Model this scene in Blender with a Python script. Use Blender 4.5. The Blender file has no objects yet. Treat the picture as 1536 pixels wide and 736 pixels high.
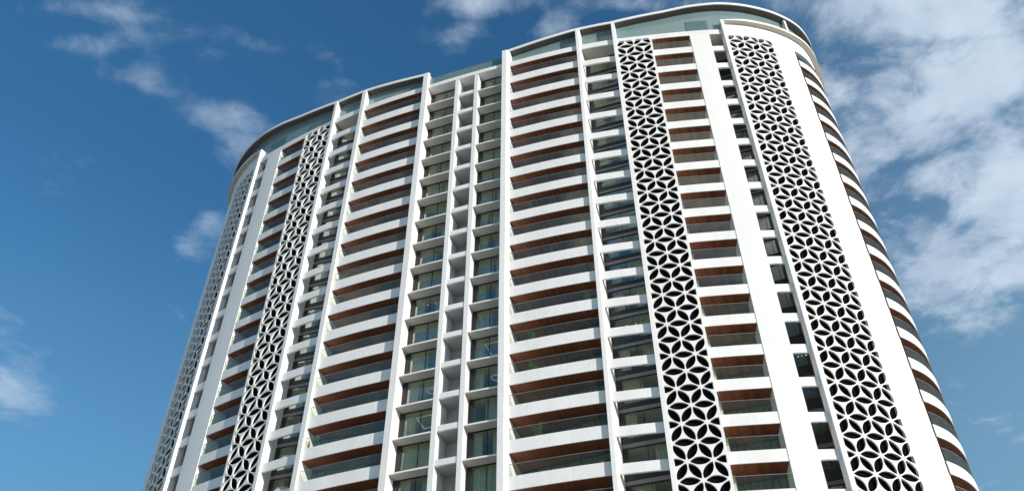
import bpy, bmesh, math, random
from mathutils import Vector, Matrix
random.seed(7)
R = math.radians
H = 3.3                      # storey height in metres; plan and levels below are in storeys
ZREF = 1.7 + 10.927 * H      # height of the underside of slab 0
DC = 5.6                     # half depth of the plan

# ------------------------------------------------------------------ camera
scene = bpy.context.scene
col = scene.collection
cam_d = bpy.data.cameras.new('camera')
cam = bpy.data.objects.new('camera', cam_d)
col.objects.link(cam)
cam_d.sensor_width = 36
cam_d.sensor_fit = 'HORIZONTAL'
cam_d.lens = 1385.88 / 1536 * 36
cam_d.shift_x = -7.71 / 1536
cam_d.clip_start = 0.5
cam_d.clip_end = 20000
th, roll, az = R(43.840), R(0.2952), R(18.568)
fwd_h = Vector((-math.sin(az), math.cos(az), 0))
right = Vector((math.cos(az), math.sin(az), 0))
fwd = fwd_h * math.cos(th) + Vector((0, 0, math.sin(th)))
up = -fwd_h * math.sin(th) + Vector((0, 0, math.cos(th)))
r2 = right * math.cos(roll) - up * math.sin(roll)
u2 = right * math.sin(roll) + up * math.cos(roll)
m = Matrix((r2, u2, -fwd)).transposed().to_4x4()
m.translation = Vector((8.1848 * H, -(18.6724 + DC) * H, 1.7))
cam.matrix_world = m
scene.camera = cam

# ------------------------------------------------------------------ sky, sun, exposure
SUN_AZ, SUN_EL = R(69), R(12)             # azimuth from the facade normal towards the right
sv = Vector((math.sin(SUN_AZ) * math.cos(SUN_EL), -math.cos(SUN_AZ) * math.cos(SUN_EL), math.sin(SUN_EL)))
sun_d = bpy.data.lights.new('sun', 'SUN')
sun = bpy.data.objects.new('sun', sun_d)
col.objects.link(sun)
sun_d.energy = 4.2
sun_d.angle = R(0.5)
sun_d.color = (1.0, 0.93, 0.84)
sun.rotation_euler = sv.to_track_quat('Z', 'Y').to_euler()
sun.location = (60, -60, 200)
scene.view_settings.view_transform = 'Standard'
scene.view_settings.look = 'None'
scene.view_settings.exposure = 0.3
scene.view_settings.gamma = 1

world = bpy.data.worlds.new('World')
scene.world = world
world.use_nodes = True
wt = world.node_tree
for n in list(wt.nodes):
    wt.nodes.remove(n)


class NT:
    """small helper for writing node trees"""
    def __init__(s, t):
        s.t = t
    def n(s, typ, **kw):
        x = s.t.nodes.new(typ)
        for k, v in kw.items():
            setattr(x, k, v)
        return x
    def set(s, sock, v):
        if hasattr(v, 'links') or isinstance(v, bpy.types.NodeSocket):
            s.t.links.new(v, sock)
        else:
            sock.default_value = v
    def m(s, op, a, b=0.0, c=None, clamp=False):
        x = s.n('ShaderNodeMath', operation=op, use_clamp=clamp)
        s.set(x.inputs[0], a)
        s.set(x.inputs[1], b)
        if c is not None:
            s.set(x.inputs[2], c)
        return x.outputs[0]
    def noise(s, vec, scale, detail=4, rough=0.5, dist=0.0):
        x = s.n('ShaderNodeTexNoise')
        s.set(x.inputs['Vector'], vec)
        x.inputs['Scale'].default_value = scale
        x.inputs['Detail'].default_value = detail
        x.inputs['Roughness'].default_value = rough
        x.inputs['Distortion'].default_value = dist
        return x.outputs['Fac']
    def ramp(s, fac, lo, hi, a=0.0, b=1.0, smooth=True):
        x = s.n('ShaderNodeMapRange')
        if smooth:
            x.interpolation_type = 'SMOOTHSTEP'
        s.set(x.inputs['Value'], fac)
        for i, v in zip((1, 2, 3, 4), (lo, hi, a, b)):
            x.inputs[i].default_value = v
        return x.outputs[0]
    def mix(s, fac, a, b):
        x = s.n('ShaderNodeMix', data_type='RGBA')
        s.set(x.inputs[0], fac)
        s.set(x.inputs[6], a)
        s.set(x.inputs[7], b)
        return x.outputs[2]


W = NT(wt)
sky = W.n('ShaderNodeTexSky', sky_type='NISHITA', sun_disc=False)
sky.sun_elevation = SUN_EL
sky.sun_rotation = math.atan2(sv.x, sv.y)
sky.air_density = 1.6
sky.dust_density = 0.4
sky.ozone_density = 8.0
tc = W.n('ShaderNodeTexCoord')
sep = W.n('ShaderNodeSeparateXYZ')
wt.links.new(tc.outputs['Generated'], sep.inputs[0])
zc = W.m('MAXIMUM', sep.outputs[2], 0.06)
cu = W.m('DIVIDE', sep.outputs[0], zc)
cv = W.m('DIVIDE', sep.outputs[1], zc)
# cloud banks on a flat layer high above: centre, 2x2 shape matrix, density
BLOBS = [(0.283, 0.754, 5.406, 0.514, -8.397, 17.903, 1.35), (0.314, 0.888, 6.443, -1.565, 1.705, 10.895, 1.4), (0.227, 0.935, 8.254, -1.077, 0.462, 13.032, 1.25), (0.171, 0.85, 17.099, -0.875, -2.593, 24.809, 0.9), (0.287, 1.054, 7.885, -0.83, -1.423, 18.835, 1.05), (0.385, 1.131, 14.793, -0.506, -2.785, 8.139, 1.6), (0.315, 1.305, 9.846, 2.316, -6.101, 6.363, 1.15), (0.4, 1.266, 14.507, -0.654, -2.749, 8.144, 1.25), (-0.216, 0.57, 12.79, 4.568, -14.388, 42.48, 0.95), (-0.281, 0.601, 25.429, 5.873, -5.512, 46.867, 0.55), (-0.153, 0.628, 22.022, -7.351, 13.263, 26.947, 0.75), (-0.051, 0.63, 14.886, 3.67, -17.129, 50.571, 0.6), (-0.743, 0.457, 15.399, 13.63, -20.439, 43.611, 0.75), (-0.697, 0.416, 11.67, 10.193, -23.887, 52.079, 0.65), (-0.69, 0.537, 12.803, 14.154, -29.666, 31.387, 0.75), (-0.633, 0.616, 10.861, 9.887, -18.674, 23.059, 0.85), (-0.63, 0.666, 12.354, 20.711, -27.234, 8.013, 0.8), (-0.78, 0.797, 14.455, 0.046, 14.851, 33.828, 0.85), (-1.345, 1.049, 10.239, 12.193, -10.294, 6.166, 1.05), (-0.494, 0.55, 8.749, 6.708, -24.746, 41.541, 0.4), (-0.469, 0.63, 12.214, 14.623, -22.503, 14.4, 0.45), (0.237, 1.139, 13.526, 0.447, -3.114, 9.342, 0.8), (0.15, 0.934, 20.775, 7.821, -9.067, 10.115, 0.85)]
dens = None
for (bu, bv, a, b, c, d, s) in BLOBS:
    du = W.m('SUBTRACT', cu, bu)
    dv = W.m('SUBTRACT', cv, bv)
    p = W.m('MULTIPLY_ADD', du, a, W.m('MULTIPLY', dv, b))
    q = W.m('MULTIPLY_ADD', du, c, W.m('MULTIPLY', dv, d))
    r = W.m('MULTIPLY_ADD', p, p, W.m('MULTIPLY', q, q))
    f = W.m('EXPONENT', W.m('MULTIPLY', r, -0.75))
    f = W.m('MULTIPLY', f, s)
    dens = f if dens is None else W.m('MAXIMUM', dens, f)
comb = W.n('ShaderNodeCombineXYZ')
W.set(comb.inputs[0], cu)
W.set(comb.inputs[1], cv)
n1 = W.noise(comb.outputs[0], 7.0, 7, 0.62, 0.4)
n2 = W.noise(comb.outputs[0], 22.0, 5, 0.6, 0.3)
nn = W.m('MULTIPLY_ADD', n2, 0.35, n1)
above = W.ramp(sep.outputs[2], 0.0, 0.08)
# banks elsewhere in the sky (outside the photograph) keep the reflections alive
n3 = W.noise(comb.outputs[0], 0.9, 6, 0.6, 0.2)
far = W.m('MULTIPLY', W.ramp(n3, 0.40, 0.62, 0.0, 1.2), W.ramp(cv, 0.3, -0.3))
dens = W.m('MAXIMUM', dens, far)
dd = W.m('MULTIPLY_ADD', W.m('SUBTRACT', nn, 0.675), W.ramp(cu, -0.35, 0.1, 2.1, 3.0), dens)
alpha = W.m('MULTIPLY', W.ramp(dd, 0.2, 1.3), above)
alpha = W.m('MULTIPLY', alpha, W.ramp(cu, -0.5, 0.1, 0.60, 0.88))
thick = W.ramp(W.noise(comb.outputs[0], 5.0, 4, 0.55), 0.35, 0.65)
ccol = W.mix(thick, (2.6, 3.2, 4.0, 1), (3.7, 4.3, 5.0, 1))
grade = W.n('ShaderNodeMix', data_type='RGBA', blend_type='MULTIPLY')
grade.inputs[0].default_value = 1
W.set(grade.inputs[6], sky.outputs[0])
grade.inputs[7].default_value = (0.88, 1.0, 0.90, 1)
# thin high veil over the right half of the sky
veil = W.m('MULTIPLY', W.ramp(cu, -0.15, 0.5), 0.30)
hazy = W.mix(veil, grade.outputs[2], (2.0, 3.1, 4.0, 1))
low = W.m('MULTIPLY', W.ramp(sep.outputs[2], 0.72, 0.35), 0.30)
hazy = W.mix(low, hazy, (1.55, 2.9, 3.9, 1))
ccol = W.mix(W.ramp(cv, 0.2, -0.3), ccol, (3.7, 3.7, 3.6, 1))
mixc = W.mix(alpha, hazy, ccol)
bg = W.n('ShaderNodeBackground')
W.set(bg.inputs[0], mixc)
bg.inputs[1].default_value = 0.15
wo = W.n('ShaderNodeOutputWorld')
wt.links.new(bg.outputs[0], wo.inputs[0])


# ------------------------------------------------------------------ materials
def new_mat(name):
    mt = bpy.data.materials.new(name)
    mt.use_nodes = True
    t = mt.node_tree
    for n in list(t.nodes):
        t.nodes.remove(n)
    k = NT(t)
    o = k.n('ShaderNodeOutputMaterial')
    return mt, k, o


def rgb(c):
    return (c[0], c[1], c[2], 1.0)


def paint(name, c, vary=0.06, scale=0.35, rough=0.6, bump=0.15, streak=True, joints=0.0, vj=0.0):
    mt, k, o = new_mat(name)
    b = k.n('ShaderNodeBsdfPrincipled')
    geo = k.n('ShaderNodeNewGeometry')
    mp = k.n('ShaderNodeMapping')
    k.set(mp.inputs[0], geo.outputs['Position'])
    mp.inputs['Scale'].default_value = (1, 1, 0.22 if streak else 1)
    a = k.noise(mp.outputs[0], scale, 6, 0.62)
    f = k.noise(geo.outputs['Position'], 2.6, 5, 0.6)
    s = k.m('MULTIPLY_ADD', f, 0.5, a)
    v = k.ramp(s, 0.5, 1.0, 1 - vary, 1 + vary * 0.4, smooth=False)
    if joints:
        sp = k.n('ShaderNodeSeparateXYZ')
        k.set(sp.inputs[0], geo.outputs['Position'])
        at = k.n('ShaderNodeAttribute', attribute_name='arc')
        g1 = k.m('PINGPONG', k.m('ADD', sp.outputs[2], 0.4), 0.825)
        g2 = k.m('PINGPONG', k.m('MULTIPLY', at.outputs['Fac'], H), 0.6)
        j = k.m('MINIMUM', g1, g2)
        v = k.m('MULTIPLY', v, k.ramp(j, 0.006, 0.016, 1 - joints, 1.0))
    if vj:
        at = k.n('ShaderNodeAttribute', attribute_name='arc')
        g2 = k.m('PINGPONG', k.m('MULTIPLY', at.outputs['Fac'], H), 0.9)
        v = k.m('MULTIPLY', v, k.ramp(g2, 0.006, 0.02, 1 - vj, 1.0))
        sp = k.n('ShaderNodeSeparateXYZ')
        k.set(sp.inputs[0], geo.outputs['Position'])
        cb = k.n('ShaderNodeCombineXYZ')
        k.set(cb.inputs[0], k.m('MULTIPLY', at.outputs['Fac'], 9.0))
        k.set(cb.inputs[1], k.m('MULTIPLY', sp.outputs[2], 0.12))
        st = k.noise(cb.outputs[0], 2.0, 5, 0.7)
        v = k.m('MULTIPLY', v, k.ramp(st, 0.55, 0.8, 1.0, 1 - vj))
    mul = k.n('ShaderNodeMix', data_type='RGBA', blend_type='MULTIPLY')
    mul.inputs[0].default_value = 1
    mul.inputs[6].default_value = rgb(c)
    cc = k.n('ShaderNodeCombineXYZ')
    for i in range(3):
        k.set(cc.inputs[i], v)
    k.set(mul.inputs[7], cc.outputs[0])
    k.set(b.inputs['Base Color'], mul.outputs[2])
    b.inputs['Roughness'].default_value = rough
    if bump:
        bp = k.n('ShaderNodeBump')
        bp.inputs['Strength'].default_value = bump
        bp.inputs['Distance'].default_value = 0.01
        k.set(bp.inputs['Height'], k.noise(geo.outputs['Position'], 9.0, 4, 0.6))
        k.set(b.inputs['Normal'], bp.outputs[0])
    k.t.links.new(b.outputs[0], o.inputs[0])
    return mt


def wood(name):
    mt, k, o = new_mat(name)
    b = k.n('ShaderNodeBsdfPrincipled')
    at = k.n('ShaderNodeAttribute', attribute_name='arc')
    geo = k.n('ShaderNodeNewGeometry')
    u = k.m('MULTIPLY', at.outputs['Fac'], H / 0.16)
    cell = k.m('FLOOR', u)
    wn = k.n('ShaderNodeTexWhiteNoise', noise_dimensions='1D')
    k.set(wn.inputs['W'], cell)
    gap = k.m('PINGPONG', u, 0.5)
    edge = k.ramp(gap, 0.06, 0.16)
    gr = k.noise(geo.outputs['Position'], 3.5, 5, 0.65, 0.6)
    t1 = k.mix(wn.outputs['Value'], (0.27, 0.084, 0.037, 1), (0.45, 0.155, 0.068, 1))
    t2 = k.mix(k.ramp(gr, 0.35, 0.7, 0.0, 0.5), t1, (0.23, 0.068, 0.028, 1))
    t3 = k.mix(edge, (0.035, 0.012, 0.006, 1), t2)
    k.set(b.inputs['Base Color'], t3)
    b.inputs['Roughness'].default_value = 0.42
    bp = k.n('ShaderNodeBump')
    bp.inputs['Strength'].default_value = 0.5
    bp.inputs['Distance'].default_value = 0.01
    k.set(bp.inputs['Height'], edge)
    k.set(b.inputs['Normal'], bp.outputs[0])
    k.t.links.new(b.outputs[0], o.inputs[0])
    return mt


def glass(name, tint, base, gain, gloss=(1, 1, 1), rough=0.0, wobble=0.0, haze=0.0):
    mt, k, o = new_mat(name)
    tr = k.n('ShaderNodeBsdfTransparent')
    tr.inputs[0].default_value = rgb(tint)
    gl = k.n('ShaderNodeBsdfGlossy')
    gl.inputs[0].default_value = rgb(gloss)
    gl.inputs['Roughness'].default_value = rough
    fr = k.n('ShaderNodeFresnel')
    fr.inputs[0].default_value = 1.5
    if wobble:
        geo = k.n('ShaderNodeNewGeometry')
        bp = k.n('ShaderNodeBump')
        bp.inputs['Strength'].default_value = wobble
        bp.inputs['Distance'].default_value = 0.02
        k.set(bp.inputs['Height'], k.noise(geo.outputs['Position'], 0.7, 2, 0.5))
        k.set(gl.inputs['Normal'], bp.outputs[0])
    f = k.m('MULTIPLY_ADD', fr.outputs[0], gain, base, clamp=True)
    mx = k.n('ShaderNodeMixShader')
    k.set(mx.inputs[0], f)
    if haze:  # pale green diffuse mixed in to paint a milky haze on the glass
        df = k.n('ShaderNodeBsdfDiffuse')
        df.inputs[0].default_value = (0.50, 0.62, 0.52, 1)
        geo = k.n('ShaderNodeNewGeometry')
        m0 = k.n('ShaderNodeMixShader')
        k.set(m0.inputs[0], k.ramp(k.noise(geo.outputs['Position'], 0.6, 4, 0.6), 0.3, 0.7, haze * .6, haze * 1.4))
        k.t.links.new(tr.outputs[0], m0.inputs[1])
        k.t.links.new(df.outputs[0], m0.inputs[2])
        tr = m0
    k.t.links.new(tr.outputs[0], mx.inputs[1])
    k.t.links.new(gl.outputs[0], mx.inputs[2])
    k.t.links.new(mx.outputs[0], o.inputs[0])
    return mt


def plain(name, c, rough=0.5, metal=0.0):
    mt, k, o = new_mat(name)
    b = k.n('ShaderNodeBsdfPrincipled')
    geo = k.n('ShaderNodeNewGeometry')
    f = k.noise(geo.outputs['Position'], 1.5, 4, 0.6)
    k.set(b.inputs['Base Color'], k.mix(k.ramp(f, 0.3, 0.7), rgb([x * 0.9 for x in c]), rgb([min(1, x * 1.08) for x in c])))
    b.inputs['Roughness'].default_value = rough
    b.inputs['Metallic'].default_value = metal
    k.t.links.new(b.outputs[0], o.inputs[0])
    return mt


def lamp(name, c, strength):
    mt, k, o = new_mat(name)
    e = k.n('ShaderNodeEmission')
    e.inputs[0].default_value = rgb(c)
    e.inputs[1].default_value = strength
    k.t.links.new(e.outputs[0], o.inputs[0])
    return mt


WHITE = paint('white_facade_paint', (0.80, 0.80, 0.79), vary=0.11, vj=0.13)
LATT = paint('white_screen_paint', (0.80, 0.80, 0.79), vary=0.10)
PANEL = paint('white_panel_cladding', (0.80, 0.80, 0.79), vary=0.06, joints=0.10)
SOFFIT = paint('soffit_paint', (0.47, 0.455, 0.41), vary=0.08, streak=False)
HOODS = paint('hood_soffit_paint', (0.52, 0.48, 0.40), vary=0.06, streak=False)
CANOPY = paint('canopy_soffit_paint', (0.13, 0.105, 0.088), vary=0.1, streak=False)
INNER = paint('interior_paint', (0.74, 0.72, 0.62), vary=0.05, streak=False, bump=0)
CONC = paint('grey_render', (0.24, 0.235, 0.23), vary=0.12)
SHADY = paint('dark_interior', (0.07, 0.065, 0.06), vary=0.1)  # core wall colour, darkened to hold down sun bounce behind the end balconies
CELL = paint('grey_panel', (0.38, 0.38, 0.385), vary=0.1)
DARK = plain('dark_bronze_metal', (0.012, 0.011, 0.010), 0.5)
BLACK = plain('shade_black', (0.006, 0.006, 0.007), 1.0)  # paints the darkness behind the lattice holes
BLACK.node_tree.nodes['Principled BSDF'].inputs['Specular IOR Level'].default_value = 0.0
CURT = plain('curtain_cloth', (0.70, 0.68, 0.52), 0.9)
_k = NT(CURT.node_tree)
_tl = _k.n('ShaderNodeBsdfTranslucent')
_tl.inputs[0].default_value = (0.66, 0.64, 0.48, 1)
_mx = _k.n('ShaderNodeMixShader')
_mx.inputs[0].default_value = 0.35
_o = [n for n in CURT.node_tree.nodes if n.type == 'OUTPUT_MATERIAL'][0]
_b = CURT.node_tree.nodes['Principled BSDF']
CURT.node_tree.links.new(_b.outputs[0], _mx.inputs[1])
CURT.node_tree.links.new(_tl.outputs[0], _mx.inputs[2])
CURT.node_tree.links.new(_mx.outputs[0], _o.inputs[0])
WOOD = wood('wood_ceiling_slats')
GWIN = glass('window_glass', (0.90, 0.95, 0.90), 0.025, 0.42, wobble=0.012)
GRAIL = glass('railing_glass', (0.90, 0.935, 0.885), 0.006, 0.15, gloss=(0.98, 1, 0.97), haze=0.016)
def frosted(name, c, tint, base, through):
    mt, k, o = new_mat(name)
    b = k.n('ShaderNodeBsdfPrincipled')
    b.inputs['Base Color'].default_value = rgb(c)
    b.inputs['Roughness'].default_value = 0.06
    b.inputs['Coat Weight'].default_value = 0.6
    b.inputs['Coat Roughness'].default_value = 0.02
    tr = k.n('ShaderNodeBsdfTransparent')
    tr.inputs[0].default_value = rgb(tint)
    mx = k.n('ShaderNodeMixShader')
    mx.inputs[0].default_value = through
    k.t.links.new(b.outputs[0], mx.inputs[1])
    k.t.links.new(tr.outputs[0], mx.inputs[2])
    k.t.links.new(mx.outputs[0], o.inputs[0])
    return mt


GPENT = frosted('penthouse_glass', (0.21, 0.305, 0.315), (0.6, 0.75, 0.75), 0.1, 0.15)
GPAR = frosted('parapet_glass', (0.16, 0.26, 0.27), (0.6, 0.75, 0.75), 0.1, 0.30)
DARKFLOOR = paint('dark_floor', (0.16, 0.15, 0.14), vary=0.1, streak=False)  # balcony floor colour, made dark to cut light bounced onto the ceilings
TEALPANEL = plain('dark_teal_panel', (0.09, 0.16, 0.165), 0.35)
METAL = plain('grey_metal', (0.32, 0.34, 0.36), 0.35, 0.6)
POT = plain('dark_clay_pot', (0.06, 0.05, 0.045), 0.8)
LEAF = plain('leaf_green', (0.07, 0.19, 0.04), 0.6)
STEM = plain('stem_brown', (0.09, 0.06, 0.035), 0.8)
GLOW = lamp('warm_lamp', (1.0, 0.92, 0.78), 0.28)
GLOW2 = lamp('spot_lamp', (1.0, 0.92, 0.78), 1.0)
GROUND = paint('pale_paving', (0.46, 0.45, 0.42), vary=0.15, scale=0.02, streak=False)

# ------------------------------------------------------------------ plan curve of the tower
CP = [(0, .10), (.85, .095), (1.71, .07), (3, .03), (4.19, -.05), (5.48, -.215), (6.82, -.464), (8.09, -.745), (8.8, -.925),
      (9.4, -1.12), (10.1, -1.43), (10.85, -1.90), (11.3, -2.27), (11.65, -2.63), (11.95, -3.05), (12.18, -3.6), (12.33, -4.3),
      (12.40, -5.0), (12.42, -5.6)]


def catmull(P, n):
    P = [Vector(p) for p in P]
    P = [Vector((-P[1].x, P[1].y))] + P + [Vector((P[-2].x, 2 * P[-1].y - P[-2].y))]
    out = []
    for i in range(1, len(P) - 2):
        p0, p1, p2, p3 = P[i - 1:i + 3]
        t0 = 0
        t1 = t0 + (p1 - p0).length ** .5
        t2 = t1 + (p2 - p1).length ** .5
        t3 = t2 + (p3 - p2).length ** .5
        for q in range(n):
            t = t1 + (t2 - t1) * q / n
            A1 = p0 * ((t1 - t) / (t1 - t0)) + p1 * ((t - t0) / (t1 - t0))
            A2 = p1 * ((t2 - t) / (t2 - t1)) + p2 * ((t - t1) / (t2 - t1))
            A3 = p2 * ((t3 - t) / (t3 - t2)) + p3 * ((t - t2) / (t3 - t2))
            B1 = A1 * ((t2 - t) / (t2 - t0)) + A2 * ((t - t0) / (t2 - t0))
            B2 = A2 * ((t3 - t) / (t3 - t1)) + A3 * ((t - t1) / (t3 - t1))
            out.append(B1 * ((t2 - t) / (t2 - t1)) + B2 * ((t - t1) / (t2 - t1)))
    out.append(P[-2])
    return out


front = catmull(CP, 40)
HALF = front + [Vector((p.x, -2 * DC - p.y)) for p in front[-2::-1]]   # right half of the closed plan, front to back
ARC = [0.0]
for a, b in zip(HALF, HALF[1:]):
    ARC.append(ARC[-1] + (b - a).length)
NORM = []
for i in range(len(HALF)):
    a = HALF[max(i - 1, 0)]
    b = HALF[min(i + 1, len(HALF) - 1)]
    t = (b - a).normalized()
    NORM.append(Vector((-t.y, t.x)))
NF = len(front)


def find(arr, v):
    lo, hi = 0, len(arr) - 1
    while hi - lo > 1:
        mid = (lo + hi) // 2
        if arr[mid] <= v:
            lo = mid
        else:
            hi = mid
    return lo, (v - arr[lo]) / (arr[hi] - arr[lo])


FX = [p.x for p in front]


def T(s):
    """arc position of a point on the front, from its s"""
    i, w = find(FX, abs(s))
    t = ARC[i] + w * (ARC[i + 1] - ARC[i])
    return math.copysign(t, s)


TIP = ARC[NF - 1]


def P(t, o=0.0):
    i, w = find(ARC, abs(t))
    p = HALF[i] * (1 - w) + HALF[i + 1] * w
    n = (NORM[i] * (1 - w) + NORM[i + 1] * w).normalized()
    p = p + n * o
    return Vector((math.copysign(1, t) * p.x, p.y)) if t else p


def world(s, d, z):
    return (s * H, -(d + DC) * H, ZREF + z * H)


# ------------------------------------------------------------------ mesh builder
class MB:
    def __init__(s):
        s.v, s.f, s.a, s.mi = [], [], [], []

    def vert(s, sd, z, arc=0.0):
        s.v.append(world(sd[0], sd[1], z))
        s.a.append(arc)
        return len(s.v) - 1

    def face(s, idx, mi=0):
        s.f.append(idx)
        s.mi.append(mi)

    def prism(s, A, B, z0, z1, arcs=None, mi=0):
        """closed solid between two plan polylines of equal length; z0, z1 numbers or lists"""
        n = len(A)
        zz0 = z0 if isinstance(z0, list) else [z0] * n
        zz1 = z1 if isinstance(z1, list) else [z1] * n
        arcs = arcs or [p[0] for p in A]
        q = []
        for i in range(n):
            q.append([s.vert(A[i], zz0[i], arcs[i]), s.vert(A[i], zz1[i], arcs[i]),
                      s.vert(B[i], zz1[i], arcs[i]), s.vert(B[i], zz0[i], arcs[i])])
        for i in range(n - 1):
            for e in range(4):
                g = (e + 1) % 4
                s.face((q[i][e], q[i + 1][e], q[i + 1][g], q[i][g]), mi)
        s.face(tuple(q[0][::-1]), mi)
        s.face(tuple(q[-1]), mi)

    def cbox(s, t0, t1, o0, o1, z0, z1, mi=0, step=0.10):
        """box that follows the curve of the facade"""
        n = max(1, int(math.ceil(abs(t1 - t0) / step)))
        ts = [t0 + (t1 - t0) * i / n for i in range(n + 1)]
        fo0 = o0 if callable(o0) else (lambda t: o0)
        fo1 = o1 if callable(o1) else (lambda t: o1)
        Z0 = [z0(t) for t in ts] if callable(z0) else z0
        Z1 = [z1(t) for t in ts] if callable(z1) else z1
        s.prism([P(t, fo1(t)) for t in ts], [P(t, fo0(t)) for t in ts], Z0, Z1, ts, mi)

    def box(s, s0, s1, d0, d1, z0, z1, mi=0):
        s.prism([(s0, d1), (s1, d1)], [(s0, d0), (s1, d0)], z0, z1, None, mi)

    def poly(s, pts, z0, z1, mi=0, side=None):
        lo = [s.vert(p, z0, p[0]) for p in pts]
        hi = [s.vert(p, z1, p[0]) for p in pts]
        s.face(tuple(hi), mi)
        s.face(tuple(lo[::-1]), mi)
        n = len(pts)
        for i in range(n):
            j = (i + 1) % n
            s.face((lo[i], lo[j], hi[j], hi[i]), mi if side is None else side)

    def build(s, name, mats, parent=None, smooth=False):
        me = bpy.data.meshes.new(name)
        me.from_pydata(s.v, [], s.f)
        mats = mats if isinstance(mats, (list, tuple)) else [mats]
        for mt in mats:
            me.materials.append(mt)
        me.polygons.foreach_set('material_index', s.mi)
        bm = bmesh.new()
        bm.from_mesh(me)
        bmesh.ops.recalc_face_normals(bm, faces=bm.faces[:])
        bm.to_mesh(me)
        bm.free()
        at = me.attributes.new('arc', 'FLOAT', 'POINT')
        at.data.foreach_set('value', s.a)
        if smooth:
            me.polygons.foreach_set('use_smooth', [True] * len(me.polygons))
            me.set_sharp_from_angle(angle=R(32))
        me.update()
        o = bpy.data.objects.new(name, me)
        col.objects.link(o)
        if parent:
            o.parent = parent
        return o


def tag(o, label=None, cat=None, group=None, kind=None):
    if label: o['label'] = label
    if cat: o['category'] = cat
    if group: o['group'] = group
    if kind: o['kind'] = kind
    return o


def copy_tree(o, parent):
    c = o.copy()
    col.objects.link(c)
    c.parent = parent
    for ch in list(o.children):
        copy_tree(ch, c)
    return c


def repeat(o, ks, k0=0):
    """copies of a part built at level k0 onto the other levels"""
    out = {}
    for k in ks:
        c = o if k == k0 else copy_tree(o, o.parent)
        out[k] = c
    for k, c in out.items():
        c.location.z = (k - k0) * H
    return out


# ------------------------------------------------------------------ ground
g = MB()
N = 24
ring = [(math.cos(2 * math.pi * i / N) * 1500, math.sin(2 * math.pi * i / N) * 1500) for i in range(N)]
me = bpy.data.meshes.new('ground')
me.from_pydata([(x, y, 0) for x, y in ring], [], [tuple(range(N))])
me.materials.append(GROUND)
ground = bpy.data.objects.new('ground', me)
col.objects.link(ground)
tag(ground, kind='structure')

# ------------------------------------------------------------------ the tower
tower = bpy.data.objects.new('apartment_tower', None)
col.objects.link(tower)
tag(tower, 'white curved apartment tower with flower lattice screens and wood-ceilinged balconies', 'apartment building')
ZB = -1.0                       # lowest storey that is detailed
ZG = -ZREF / H                  # ground level
KTOP = 17
ROOFZ = 17.27                   # top of the fascia


def lerp_tab(tab, x):
    if x <= tab[0][0]: return tab[0][1]
    for (x0, y0), (x1, y1) in zip(tab, tab[1:]):
        if x <= x1:
            return y0 + (y1 - y0) * (x - x0) / (x1 - x0)
    return tab[-1][1]


CAN_Z = [(1.4, 17.98), (1.7, 18.05), (3.0, 18.2), (4.2, 18.33), (5.5, 18.36), (6.5, 18.47), (7.4, 18.57), (8.3, 18.72), (9.4, 18.82), (12, 18.83)]
CAN_O = [(1.4, .03), (4.2, .035), (5.5, .05), (6.5, .09), (7.4, .11), (8.3, .14), (9.4, .15), (30, .15)]
canz = lambda t: lerp_tab(CAN_Z, abs(t))
cano = lambda t: lerp_tab(CAN_O, abs(t))
sof = lambda t: canz(t) - 0.125

# piers -------------------------------------------------------------
pier_names = []


def pier(s0, s1, o1, dback, ztop, chamfer=None, mat=WHITE, name='pier'):
    mb = MB()
    t0, t1 = T(s0), T(s1)
    a, b = P(t0, o1), P(t1, o1)
    pts = [(s0, dback), (s1, dback), tuple(b), tuple(a)]
    if chamfer:
        c = P(T(chamfer), 0.004)
        pts = [(s0, dback), (chamfer, dback), tuple(c), tuple(b), tuple(a)]
    mb.poly(pts, ZG + 0.004, ztop)
    return mb.build(name, mat, tower)


pier(-1.69, -1.50, .13, -.95, sof(1.6))
pier(1.43, 1.60, .13, -.95, sof(1.6), chamfer=1.69)
pier(-4.34, -4.19, .09, -.78, sof(4.2))
pier(4.19, 4.30, .09, -.78, sof(4.2), chamfer=4.345)
pier(-5.60, -5.49, .115, -.72, sof(5.5))
pier(5.49, 5.60, .115, -.72, sof(5.5))


def cpier(s0, s1, o0, o1, z1, mat=PANEL):
    mb = MB()
    mb.cbox(T(s0), T(s1), o0, o1, ZG + 0.004, z1)
    return mb.build('pier', mat, tower, True)


cpier(8.125, 8.785, -.55, .012, 16.995)
cpier(-8.785, -8.10, -.55, .012, 16.995)

# fascia over the top storey, both wings ------------------------------
for sg in (1, -1):
    mb = MB()
    for a, b, w in ((1.69, 4.19, 1), (4.345, 5.49, 0), (5.60, 6.814, 0), (6.815, 8.123, 1), (8.124, 9.25, 0)):
        a, b = T(sg * a), T(sg * b)
        if w:
            mb.cbox(a, b, -.024, 0.0, 17.0, ROOFZ)
            mb.cbox(a, b, -1.6, -.0245, 17.045, ROOFZ - .003)
        else:
            mb.cbox(a, b, -.03, 0.0, 17.0, ROOFZ)
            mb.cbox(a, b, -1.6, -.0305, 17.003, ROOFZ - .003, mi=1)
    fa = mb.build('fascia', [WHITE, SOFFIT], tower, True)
    for a, b in ((1.69, 4.19), (6.815, 8.123)):
        mb = MB()
        mb.cbox(T(sg * a) + sg * .002, T(sg * b) - sg * .002, -1.55, -.025, 17.010, 17.042)
        mb.build('wood_ceiling', WOOD, fa)

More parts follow.
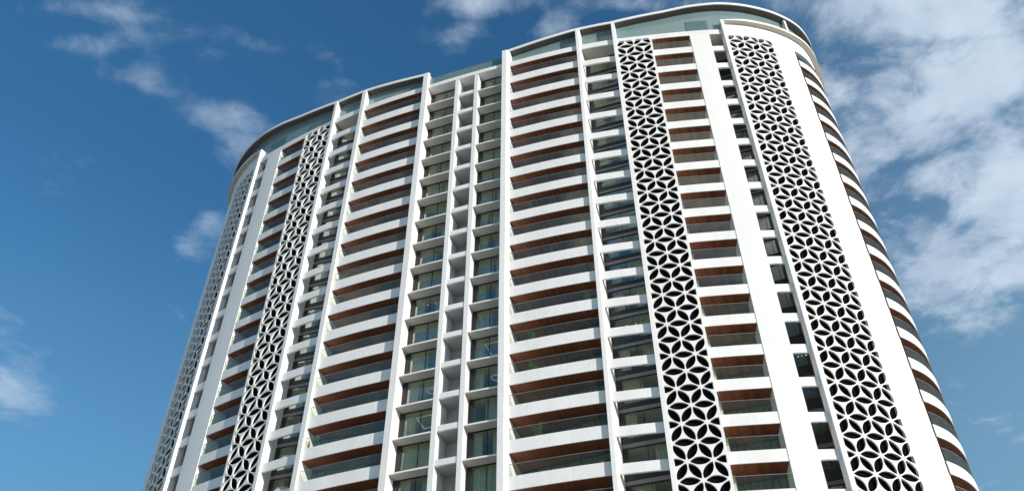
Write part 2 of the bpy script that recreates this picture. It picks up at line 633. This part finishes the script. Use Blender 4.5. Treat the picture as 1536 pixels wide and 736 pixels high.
# soffit panel of the top fascia where the bays below are open ---------
# centre column: mullions, cells, ledges ------------------------------
for a, b in ((-.40, -.26), (.35, .485)):
    mb = MB()
    mb.cbox(a, b, -.62, .02, ZG + 0.004, 17.03)
    mb.build('mullion', WHITE, tower)
mb = MB()
mb.cbox(-1.50, 1.43, -.34, 0.03, 17.03, 17.215)
mb.build('top_beam', WHITE, tower)
mb = MB()
mb.cbox(-.255, .345, -.66, -.62, ZB, 17.03)
mb.build('cell_back_panel', CELL, tower)
mb = MB()
mb.cbox(-.26, .35, -.06, 0.005, 0, .17)
x = mb.build('crossbar', WHITE, tower)
mb = MB()
mb.cbox(-.26, .35, -.62, -.062, .003, .16)
mb.build('cell_floor', CELL, x)
repeat(x, range(-1, KTOP))


def ledge(a, b):
    mb = MB()
    n = 8
    ts = [a + (b - a) * i / n for i in range(n + 1)]
    mb.prism([P(t, 0) for t in ts], [P(t, -.34) for t in ts], 0, .036, ts, 0)
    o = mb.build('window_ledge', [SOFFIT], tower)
    mb = MB()
    mb.prism([P(t, .012) for t in ts], [P(t, .002) for t in ts], -.003, .042, ts, 0)
    mb.build('ledge_edge', WHITE, o)
    repeat(o, range(-1, KTOP))


ledge(-1.50, -.40)
ledge(.485, 1.43)
# centre parapet glass
mb = MB()
n = 6
for i in range(n):
    a = -1.50 + 2.93 * i / n
    mb.cbox(a + .003, a + 2.93 / n - .003, -.06, -.05, 17.215, 17.70)
pg = mb.build('parapet_glass', GPAR, tower)
mb = MB()
mb.cbox(-1.50, 1.43, -.065, -.045, 17.70, 17.715)
mb.build('handrail', METAL, pg)


# windows -------------------------------------------------------------
def curtain_mesh(s0, s1, d, z0, z1):
    mb = MB()
    n = max(8, int((s1 - s0) / 0.012))
    A, B = [], []
    for i in range(n + 1):
        q = s0 + (s1 - s0) * i / n
        w = .012 * math.sin(i * 1.35) + .006 * math.sin(i * .47 + 1)
        A.append((q, d + w))
        B.append((q, d + w - .004))
    mb.prism(A, B, z0, z1)
    return mb


def ring_mesh(s, d, z, rad):
    mb = MB()
    n, mm = 28, 6
    for i in range(n):
        for j in range(mm):
            a, b = 2 * math.pi * i / n, 2 * math.pi * j / mm
            r = rad + .009 * math.cos(b)
            mb.vert((s + r * math.cos(a), d + r * math.sin(a)), z + .009 * math.sin(b))
    for i in range(n):
        for j in range(mm):
            mb.face((i * mm + j, ((i + 1) % n) * mm + j, ((i + 1) % n) * mm + (j + 1) % mm, i * mm + (j + 1) % mm))
    return mb


def cove_mesh(s0, s1, d0, d1, z):
    mb = MB()
    w = .018
    for a, b, c, e in ((s0, s1, d0 - w, d0), (s0, s1, d1, d1 + w), (s0, s0 + w, d1 + w, d0 - w), (s1 - w, s1, d1 + w, d0 - w)):
        mb.box(a, b, c, e, z, z + .006)
    return mb


def spots_mesh(s0, s1, d, z):
    mb = MB()
    for q in (.25, .5, .75):
        c = s0 + (s1 - s0) * q
        mb.poly([(c + .016 * math.cos(i * .785), d + .016 * math.sin(i * .785)) for i in range(8)], z, z + .005)
    return mb


def window_set(s0, s1, d, ks, z0, z1, jamb, sill, rings=(), coves=(), spots=(), sheer=True):
    """one pane-and-frame window per level; jamb is a dark panel on the left, sill a dark band at the foot"""
    fb = MB()
    w = .022
    fb.box(s0, s0 + jamb, d - .03, d + .012, z0, z1)
    fb.box(s1 - w, s1, d - .03, d + .012, z0, z1)
    fb.box(s0 + jamb, s1 - w, d - .03, d + .012, z0, z0 + sill)
    fb.box(s0 + jamb, s1 - w, d - .03, d + .012, z1 - w, z1)
    mid = (s0 + jamb + s1 - w) / 2
    fb.box(mid - .007, mid + .007, d - .022, d + .008, z0 + sill, z1 - w)
    gb = MB()
    gb.box(s0 + jamb, mid - .007, d - .006, d, z0 + sill, z1 - w)
    gb.box(mid + .007, s1 - w, d - .006, d, z0 + sill, z1 - w)
    base = gb.build('window', GWIN, tower)
    fr = fb.build('window_frame', DARK, base)
    a, b = s0 + jamb + .01, s1 - w - .01
    wd = b - a
    variants = [curtain_mesh(a, a + wd * .30, d - .09, z0 + .02, z1 - .02), curtain_mesh(b - wd * .34, b, d - .09, z0 + .02, z1 - .02),
                curtain_mesh(a, a + wd * .55, d - .09, z0 + .02, z1 - .02), curtain_mesh(b - wd * .62, b, d - .09, z0 + .02, z1 - .02)]
    cobs = [v.build('curtain', CURT) for v in variants]
    out = repeat(base, ks, ks[0])
    for k in ks:
        out[k].location.z = k * H
    cob = cove_mesh(s0 + (s1 - s0) * .3, s0 + (s1 - s0) * .85, d - .28, d - .85, .985).build('cove_light', GLOW)
    sob = spots_mesh(s0 + jamb, s1, d - .35, .99).build('ceiling_spotlights', GLOW2)
    rob = None
    if rings:
        rob = ring_mesh(s0 + (s1 - s0) * .62, d - .42, z0 + .84, .13).build('ring_lamp', GLOW)
    rnd = random.Random(int((s0 + 20) * 100))
    for k in ks:
        ch = rnd.choice([(0, 1), (2, 1), (0, 3), (2, 3), (2, 3), (2,), (3,), (0, 1)])
        if sheer is False:
            ch = rnd.choice([(0,), (1,), (0, 1), (2,), (0, 1)])
        if sheer is None:
            ch = ()
        if k in rings or k in coves:
            ch = (0,)
        for c in ch:
            q = cobs[c].copy()
            col.objects.link(q)
            q.parent = out[k]
        for kk, src in ((rings, rob), (coves, cob), (spots, sob)):
            if k in kk:
                q = src.copy()
                col.objects.link(q)
                q.parent = out[k]
    for q in [cob, sob] + cobs + ([rob] if rob else []):
        bpy.data.objects.remove(q)
    return out


window_set(-1.50, -.40, -.235, list(range(0, KTOP)), .036, 1.0, .15, .03, rings=(3,), coves=(2,), spots=(6,))
window_set(.485, 1.43, -.235, list(range(0, KTOP)), .036, 1.0, .13, .03, rings=(3,), coves=(4,), spots=(0,))
window_set(4.345, 5.49, -.66, list(range(-1, KTOP)), .125, 1.0, .13, .13, rings=(9,), spots=(4,), sheer=False)
window_set(-5.49, -4.34, -.66, list(range(1, KTOP)), .125, 1.0, .13, .13, spots=(8,), sheer=False)
window_set(8.79, 9.265, -2.2, list(range(-1, KTOP)), .125, 1.0, .06, .30, spots=(3,), sheer=None)
window_set(-9.265, -8.79, -2.2, list(range(2, KTOP)), .125, 1.0, .06, .30, sheer=None)

# beams across the narrow bays ------------------------------------------
for s0, s1, ks, h in ((4.345, 5.49, range(-1, KTOP), .268), (-5.49, -4.34, range(1, KTOP), .268),
                      (8.786, 9.25, range(-1, KTOP), .262), (-9.25, -8.786, range(2, KTOP), .262)):
    mb = MB()
    mb.cbox(T(s0), T(s1), -.06, 0.0, 0, h)
    x = mb.build('spandrel_beam', WHITE, tower)
    k0 = min(ks)
    r = repeat(x, ks, k0)
    for k, c in r.items():
        c.location.z = k * H

# floor plates and the walls between the flats ---------------------------
RIGHT_EDGE = [(.485, -.275), (1.43, -.275), (1.43, -.96), (4.19, -.70), (4.345, -.66), (5.49, -.66), (5.49, -.95), (6.82, -1.15), (6.82, -1.46),
              (8.125, -1.46), (8.785, -1.9), (8.785, -2.2), (9.42, -2.2), (9.42, -3.28)]
mb = MB()
pts = [(-x, y) for x, y in RIGHT_EDGE[::-1]]
pts[-2:] = [(-1.5, -.275), (-.40, -.275)]
pts[-3] = (-1.5, -.96)
pts += [(-.40, -.60), (.485, -.60)] + RIGHT_EDGE
mb.poly(pts, 0, .12, 0, 1)
x = mb.build('floor_slab', [INNER, CONC], tower)
repeat(x, range(-1, KTOP + 1))
mb = MB()
mb.box(-9.48, 9.48, -3.5, -3.3, ZG + .004, 17.1)
for s in (-9.45, -8.45, -6.81, -5.55, -4.27, -1.6, 1.52, 4.24, 5.55, 6.81, 8.45, 9.45):
    d1 = {9.45: -1.9, 8.45: -1.55, 6.81: -1.0, 5.55: -.85, 4.27: -.80, 4.24: -.80, 1.6: -1.0, 1.52: -1.0}[abs(s)]
    mb.box(s - .03, s + .03, -3.31, d1, ZG + .004, 17.08)
for s in (-.33, .41):
    mb.box(s - .03, s + .03, -3.31, -.55, ZG + .004, 17.08)
mb.build('party_wall', INNER, tower)


# balconies ------------------------------------------------------------
def balcony(t0, t1, h, back, ks, lamps=()):
    """back: function of the arc position giving the plan point of the glazed wall"""
    n = max(4, int(abs(t1 - t0) / .08))
    ts = [t0 + (t1 - t0) * i / n for i in range(n + 1)]
    bk = [Vector(back(t)) for t in ts]
    mb = MB()
    mb.cbox(t0, t1, -.024, 0.0, 0, h, step=.08)
    mb.prism([P(t, -.0245) for t in ts], bk, .045, .11, ts, 1)
    o = mb.build('balcony', [WHITE, DARKFLOOR], tower, True)
    mb = MB()
    mb.prism([P(t, -.025) for t in ts], bk, .010, .042, ts)
    mb.build('wood_ceiling', WOOD, o)
    mb = MB()
    npn = max(2, int(round(abs(t1 - t0) / .42)))
    for i in range(npn):
        a, b = t0 + (t1 - t0) * i / npn, t0 + (t1 - t0) * (i + 1) / npn
        e = math.copysign(.003, t1 - t0)
        mb.cbox(a + e, b - e, -.0145, -.0095, h + .002, .684, step=.08)
    mb.build('glass_railing', GRAIL, o, True)
    mb = MB()
    mb.cbox(t0, t1, -.019, -.005, .685, .697, step=.08)
    mb.build('handrail', METAL, o, True)
    mb = MB()
    b2 = [p + (p - P(t, 0)).normalized() * .008 for p, t in zip(bk, ts)]
    mb.prism(bk, b2, .11, 1.012, ts, 0)
    fr = max(1, n // 6)
    for i in range(0, n + 1, fr):
        dr = (P(ts[i], 0) - bk[i]).normalized()
        tn = Vector((-dr.y, dr.x))
        p = bk[i]
        mb.prism([p + dr * .014 + tn * .012, p + dr * .014 - tn * .012], [p + dr * .002 + tn * .012, p + dr * .002 - tn * .012], .11, 1.012, None, 1)
    f1 = [p + (P(t, 0) - p).normalized() * .016 for p, t in zip(bk, ts)]
    f0 = [p + (P(t, 0) - p).normalized() * .001 for p, t in zip(bk, ts)]
    mb.prism(f1, f0, .97, 1.013, ts, 1)
    mb.build('sliding_door', [GWIN, DARK], o)
    k0 = min(ks)
    r = repeat(o, ks, k0)
    for k, c in r.items():
        c.location.z = k * H
    for k, s in lamps:
        t = T(s)
        p = Vector(back(t))
        q = P(t, 0)
        dr = (q - p).normalized()
        mb = MB()
        c = p + dr * .05
        for i in range(8):
            a = 2 * math.pi * i / 8
            mb.vert((c.x + .022 * math.cos(a), c.y + .022 * math.sin(a)), .72)
        for i in range(8):
            a = 2 * math.pi * i / 8
            mb.vert((c.x + .008 * math.cos(a), c.y + .008 * math.sin(a)), .77)
        for i in range(8):
            mb.face((i, (i + 1) % 8, 8 + (i + 1) % 8, 8 + i))
        mb.face(tuple(range(8)))
        mb.face(tuple(range(8, 16)))
        w = mb.build('wall_lamp', GLOW, r[k])
    return r


def line(p, q):
    def f(t):
        s = P(t, 0).x
        w = (s - p[0]) / (q[0] - p[0])
        return (s, p[1] + (q[1] - p[1]) * w)
    return f


balcony(T(1.69), T(4.19), .36, line((1.69, -.92), (4.19, -.66)), range(-1, KTOP), lamps=((0, 3.45), (0, 3.85), (1, 3.4)))
balcony(T(-4.19), T(-1.69), .36, line((-4.19, -.66), (-1.69, -.92)), range(0, KTOP))
balcony(T(6.815), T(8.123), .322, line((6.815, -1.42), (8.123, -1.42)), range(-1, KTOP))
balcony(T(-8.098), T(-6.815), .322, line((-8.098, -1.42), (-6.815, -1.42)), range(1, KTOP))
balcony(T(11.585), TIP + 2.4, .34, lambda t: P(t, -.72), range(-1, KTOP))

# end volumes: wall, hood, lattice ----------------------------------------
LAT_TOP = 17.0
for sg in (1, -1):
    t_f, t_o0, t_o1, t_b = T(9.36), T(9.385), T(10.872), T(11.585)
    mb = MB()
    tend = TIP + 2.4
    if sg == 1:
        mb.cbox(t_o1, t_b, -.16, -.05, ZG + .004, 17.0)
        mb.cbox(t_f, tend, -.16, -.05, 17.0, 17.72, step=.08)
        mb.cbox(t_f, t_o0, -.16, -.05, ZG + .004, 17.0)
    else:
        mb.cbox(-t_o1, -ARC[-1] + .01, -.16, -.05, ZG + .004, 17.0)
        mb.cbox(-t_f, -ARC[-1] + .01, -.16, -.05, 17.0, 17.72, step=.08)
        mb.cbox(-t_f, -t_o0, -.16, -.05, ZG + .004, 17.0)
    ew = mb.build('end_wall', PANEL, tower, True)
    if sg == 1:
        mb = MB()
        mb.cbox(t_b + .002, tend - .002, -.94, -.162, 17.006, 17.034)
        mb.build('wood_ceiling', WOOD, ew)
    mb = MB()
    ho = lambda t: lerp_tab([(T(9.25), .10), (T(10), .12), (T(11), .135), (T(12), .14), (60, .14)], abs(t))
    mb.cbox(sg * T(9.36), sg * (tend if sg == 1 else ARC[-1] - .01), -.20, ho, 17.72, lambda t: lerp_tab([(T(9.36), 17.76), (T(10), 17.84), (60, 17.85)], abs(t)), step=.08)
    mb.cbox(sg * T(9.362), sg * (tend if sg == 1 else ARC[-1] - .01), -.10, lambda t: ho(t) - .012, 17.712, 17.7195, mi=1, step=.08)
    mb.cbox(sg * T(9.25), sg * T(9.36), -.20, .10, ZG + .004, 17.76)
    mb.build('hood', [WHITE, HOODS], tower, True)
    mb = MB()
    e = P(T(9.3), -.203)
    mb.box(sg * 9.27, sg * 9.33, -2.3, e.y, ZB, 17.05)
    mb.build('bay_side_wall', WHITE, tower)

# closing wall at the back of the right half
mb = MB()
mb.cbox(TIP + 2.4, ARC[-1] - .01, -.16, -.05, ZG + .004, 17.72)
mb.build('rear_wall', PANEL, tower, True)
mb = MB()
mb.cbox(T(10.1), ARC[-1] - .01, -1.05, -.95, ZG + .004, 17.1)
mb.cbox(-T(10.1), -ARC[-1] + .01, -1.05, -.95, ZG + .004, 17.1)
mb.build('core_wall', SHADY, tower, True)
mb = MB()
mb.cbox(T(11.45), T(11.585), -.94, -.165, ZG + .004, 17.1)
mb.build('balcony_side_wall', WHITE, tower)

# lower storeys, below the picture: plain walls behind the piers
mb = MB()
mb.cbox(T(-9.25), T(9.25), -.60, -.05, ZG + .004, ZB - .01)
mb.cbox(T(11.585), TIP + 2.4, -.60, -.05, ZG + .004, ZB - .01)
mb.build('lower_wall', WHITE, tower, True)

# roof deck, penthouse, canopy ---------------------------------------------
mb = MB()
loop = []
n = 160
for i in range(n):
    t = -ARC[-1] + 2 * ARC[-1] * (i + .5) / n
    loop.append(tuple(P(t, -.35)))
mb.poly(loop, 17.05, 17.19)
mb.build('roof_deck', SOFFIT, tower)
PTS = [(1.69, TIP + 4.0), (-1.69, -TIP - 4.0)]
for a, b in PTS:
    sg = 1 if a > 0 else -1
    t0 = T(a)
    mb = MB()
    npan = 16
    for i in range(npan):
        q0 = t0 + (b - t0) * i / npan
        q1 = t0 + (b - t0) * (i + 1) / npan
        mb.cbox(q0 + sg * .0015, q1 - sg * .0015, lambda t: cano(t) - .262, lambda t: cano(t) - .252, 17.19, sof)
    pg = mb.build('penthouse_glazing', GPENT, tower, True)
    mb = MB()
    mb.cbox(t0, b, -1.30, -1.22, 17.19, sof)
    mb.build('penthouse_wall', CONC, tower, True)
    mb = MB()
    mb.cbox(sg * T(8.08), sg * T(8.83), lambda t: cano(t) - .249, lambda t: cano(t) - .238, 17.28, 18.0)
    mb.build('dark_panel', TEALPANEL, tower)  # dark teal rectangle laid over the glazing
    mb = MB()
    z1 = canz
    mb.cbox(sg * T(1.43) if sg > 0 else sg * T(1.50), b, lambda t: cano(t) - .03, cano, lambda t: sof(t), canz, mi=0, step=.08)
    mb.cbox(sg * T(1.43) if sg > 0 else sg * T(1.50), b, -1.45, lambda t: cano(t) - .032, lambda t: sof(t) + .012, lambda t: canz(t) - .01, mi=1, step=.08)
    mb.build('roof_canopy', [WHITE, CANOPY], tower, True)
    mb = MB()
    mb.cbox(sg * T(11.48), sg * T(11.54), -.02, .07, 17.80, lambda t: sof(t) + .006)
    mb.build('canopy_post', WHITE, tower)


# lattice screens -----------------------------------------------------------
def lattice(t0, t1, ncol, o0, o1, zlo, zhi, zrow, odd0):
    """flower lattice of petal-shaped holes; rows are half a storey apart; odd0 = parity of the row at zrow"""
    a = abs(t1 - t0) / ncol
    Wd = a * ncol
    gap, sag = .085 * a, .178 * a
    na = 9

    def half(Av, Bv, Cv):
        """points from A to B along the solid's edge: the half petal bulges towards C"""
        Av, Bv, Cv = Vector(Av), Vector(Bv), Vector(Cv)
        L = (Bv - Av).length
        u = (Bv - Av) / L
        n = Vector((-u.y, u.x))
        if (Cv - Av).dot(n) < 0:
            n = -n
        c = L - 2 * gap * L / a
        sg = sag * L / a
        rr = (c * c / 4 + sg * sg) / (2 * sg)
        pts = [Av]
        for i in range(na + 1):
            x = -c / 2 + c * i / na
            y = math.sqrt(max(rr * rr - x * x, 0)) - (rr - sg)
            pts.append(Av + u * (L / 2 + x) + n * y)
        return pts
    bm = bmesh.new()
    jlo = int(math.floor((zlo - zrow) * 2)) - 2
    jhi = int(math.ceil((zhi - zrow) * 2)) + 2
    cache = {}

    def vert(p):
        key = (round(p.x, 5), round(p.y, 5))
        if key not in cache:
            cache[key] = bm.verts.new((p.x, p.y, 0))
        return cache[key]

    def node(i, j):
        return Vector((i * a + (a / 2 if (j + odd0) % 2 else 0), zrow + j * .5))
    for j in range(jlo, jhi):
        off = (j + odd0) % 2
        for i in range(-2, ncol + 2):
            A, B = node(i, j), node(i + 1, j)
            C = node(i + off, j + 1)
            D = node(i + 1 + off, j + 1)
            for tri in ((A, B, C), (B, D, C)):
                pts = []
                for q in range(3):
                    pts += half(tri[q], tri[(q + 1) % 3], tri[(q + 2) % 3])
                try:
                    bm.faces.new([vert(p) for p in pts])
                except ValueError:
                    pass
    bm.normal_update()
    bmesh.ops.triangulate(bm, faces=bm.faces[:], ngon_method='EAR_CLIP')
    for co, no in (((0, 0, 0), (-1, 0, 0)), ((Wd, 0, 0), (1, 0, 0)), ((0, zlo, 0), (0, -1, 0)), ((0, zhi, 0), (0, 1, 0))):
        bmesh.ops.bisect_plane(bm, geom=bm.verts[:] + bm.edges[:] + bm.faces[:], dist=1e-6, plane_co=co, plane_no=no, clear_outer=True)
    mb = MB()
    sg = 1 if t1 > t0 else -1
    bm.verts.ensure_lookup_table()
    bm.verts.index_update()
    nv = len(bm.verts)
    for o in (o1, o0):
        for v in bm.verts:
            t = t0 + sg * v.co.x
            mb.vert(P(t, o), v.co.y, t)
    for f in bm.faces:
        ix = [v.index for v in f.verts]
        mb.face(tuple(ix))
        mb.face(tuple(i + nv for i in ix[::-1]))
    for e in bm.edges:
        if e.is_boundary:
            i, j = e.verts[0].index, e.verts[1].index
            mb.face((i, j, j + nv, i + nv))
    bm.free()
    return mb


for sg in (1, -1):
    # narrow screen: a frame strip on each side and one across the top
    t0, t1 = sg * T(5.603), sg * T(6.762)
    mb = lattice(t0, t1, 2, .058, .10, ZB, 16.95, .60 - 1, 0)
    mb.cbox(t1 + sg * .0005, sg * T(6.812), -.55, .10, ZB, 16.995)
    mb.cbox(t0, t1, .056, .10, 16.951, 16.995)
    sc = mb.build('lattice_screen', LATT, tower)
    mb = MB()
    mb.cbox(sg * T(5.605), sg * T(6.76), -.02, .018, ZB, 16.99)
    mb.build('shade_backing', BLACK, sc)  # black sheet in place of the shaded space behind the screen
    # wide screen
    t0, t1 = sg * T(9.386), sg * T(10.871)
    mb = lattice(t0, t1, 3, -.096, -.05, ZB, LAT_TOP, .67 - 1, 0)
    sc = mb.build('lattice_screen', LATT, tower)
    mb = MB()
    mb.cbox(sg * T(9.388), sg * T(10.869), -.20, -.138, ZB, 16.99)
    mb.build('shade_backing', BLACK, sc)


# ------------------------------------------------------------------ plants on the balconies
def plant(name, label, s, d, k, h, seed):
    rnd = random.Random(seed)
    root = bpy.data.objects.new(name, None)
    col.objects.link(root)
    x, y, z = world(s, d, k + .111)
    root.location = (x, y, z)
    tag(root, label, 'plant', 'potted plants on the balconies')
    vs, fs = [], []
    prof = [(0.0, .0), (.20, .0), (.27, .42), (.29, .42), (.29, .46), (.25, .46), (.24, .40), (0, .40)]
    n = 16
    for i in range(n):
        a = 2 * math.pi * i / n
        for r, zz in prof:
            vs.append((r * math.cos(a), r * math.sin(a), zz))
    L = len(prof)
    for i in range(n):
        for j in range(L - 1):
            fs.append((i * L + j, ((i + 1) % n) * L + j, ((i + 1) % n) * L + j + 1, i * L + j + 1))
    me = bpy.data.meshes.new('pot')
    me.from_pydata(vs, [], fs)
    me.materials.append(POT)
    o = bpy.data.objects.new('pot', me)
    col.objects.link(o)
    o.parent = root
    vs, fs, mi = [], [], []
    for st in range(9):
        a = rnd.uniform(0, 6.28)
        lean = rnd.uniform(.1, .5)
        hh = h * rnd.uniform(.6, 1.0)
        pts = [Vector((math.cos(a) * lean * q * q * .8, math.sin(a) * lean * q * q * .8, .40 + (hh - .40) * q)) for q in (0, .33, .66, 1)]
        for p, q in zip(pts, pts[1:]):
            b0 = len(vs)
            for pp in (p, q):
                for e in range(3):
                    vs.append((pp.x + .012 * math.cos(e * 2.1), pp.y + .012 * math.sin(e * 2.1), pp.z))
            for e in range(3):
                fs.append((b0 + e, b0 + (e + 1) % 3, b0 + 3 + (e + 1) % 3, b0 + 3 + e))
                mi.append(1)
        for q in range(26):
            w = rnd.uniform(.2, 1.0)
            i = min(2, int(w * 3))
            p = pts[i].lerp(pts[i + 1], w * 3 - i) if i < 3 else pts[3]
            dr = Vector((rnd.gauss(0, 1), rnd.gauss(0, 1), rnd.gauss(.2, .6))).normalized()
            sd = dr.cross(Vector((0, 0, 1))).normalized()
            ln, wd = rnd.uniform(.14, .28), rnd.uniform(.04, .075)
            b0 = len(vs)
            mid = p + dr * ln * .5 + Vector((0, 0, .02))
            for pp in (p, mid + sd * wd, p + dr * ln - Vector((0, 0, .04)), mid - sd * wd):
                vs.append(tuple(pp))
            fs.append((b0, b0 + 1, b0 + 2, b0 + 3))
            mi.append(0)
    me = bpy.data.meshes.new('foliage')
    me.from_pydata(vs, [], fs)
    me.materials.append(LEAF)
    me.materials.append(STEM)
    me.polygons.foreach_set('material_index', mi)
    o = bpy.data.objects.new('foliage', me)
    col.objects.link(o)
    o.parent = root
    return root


plant('potted_plant', 'bushy green balcony plant right of the window column, lowest of the ones there', 2.38, -.10, 1, 2.3, 1)
plant('potted_plant', 'green balcony plant by the left end of a wide right balcony, second from the bottom', 2.30, -.10, 3, 2.2, 2)
plant('potted_plant', 'green balcony plant by the left end of a wide right balcony, third from the bottom', 2.28, -.10, 4, 2.1, 3)
plant('potted_plant', 'green plant at the right end of a wide balcony, beside the second long pier', 3.86, -.17, 5, 2.2, 4)
plant('potted_plant', 'topmost of the green balcony plants right of the window column', 2.32, -.10, 9, 2.2, 5)
plant('potted_plant', 'lower green plant behind the glass of a wide left balcony', -3.92, -.18, 2, 2.4, 6)
plant('potted_plant', 'upper green plant behind the glass of a wide left balcony', -3.95, -.18, 8, 2.2, 7)
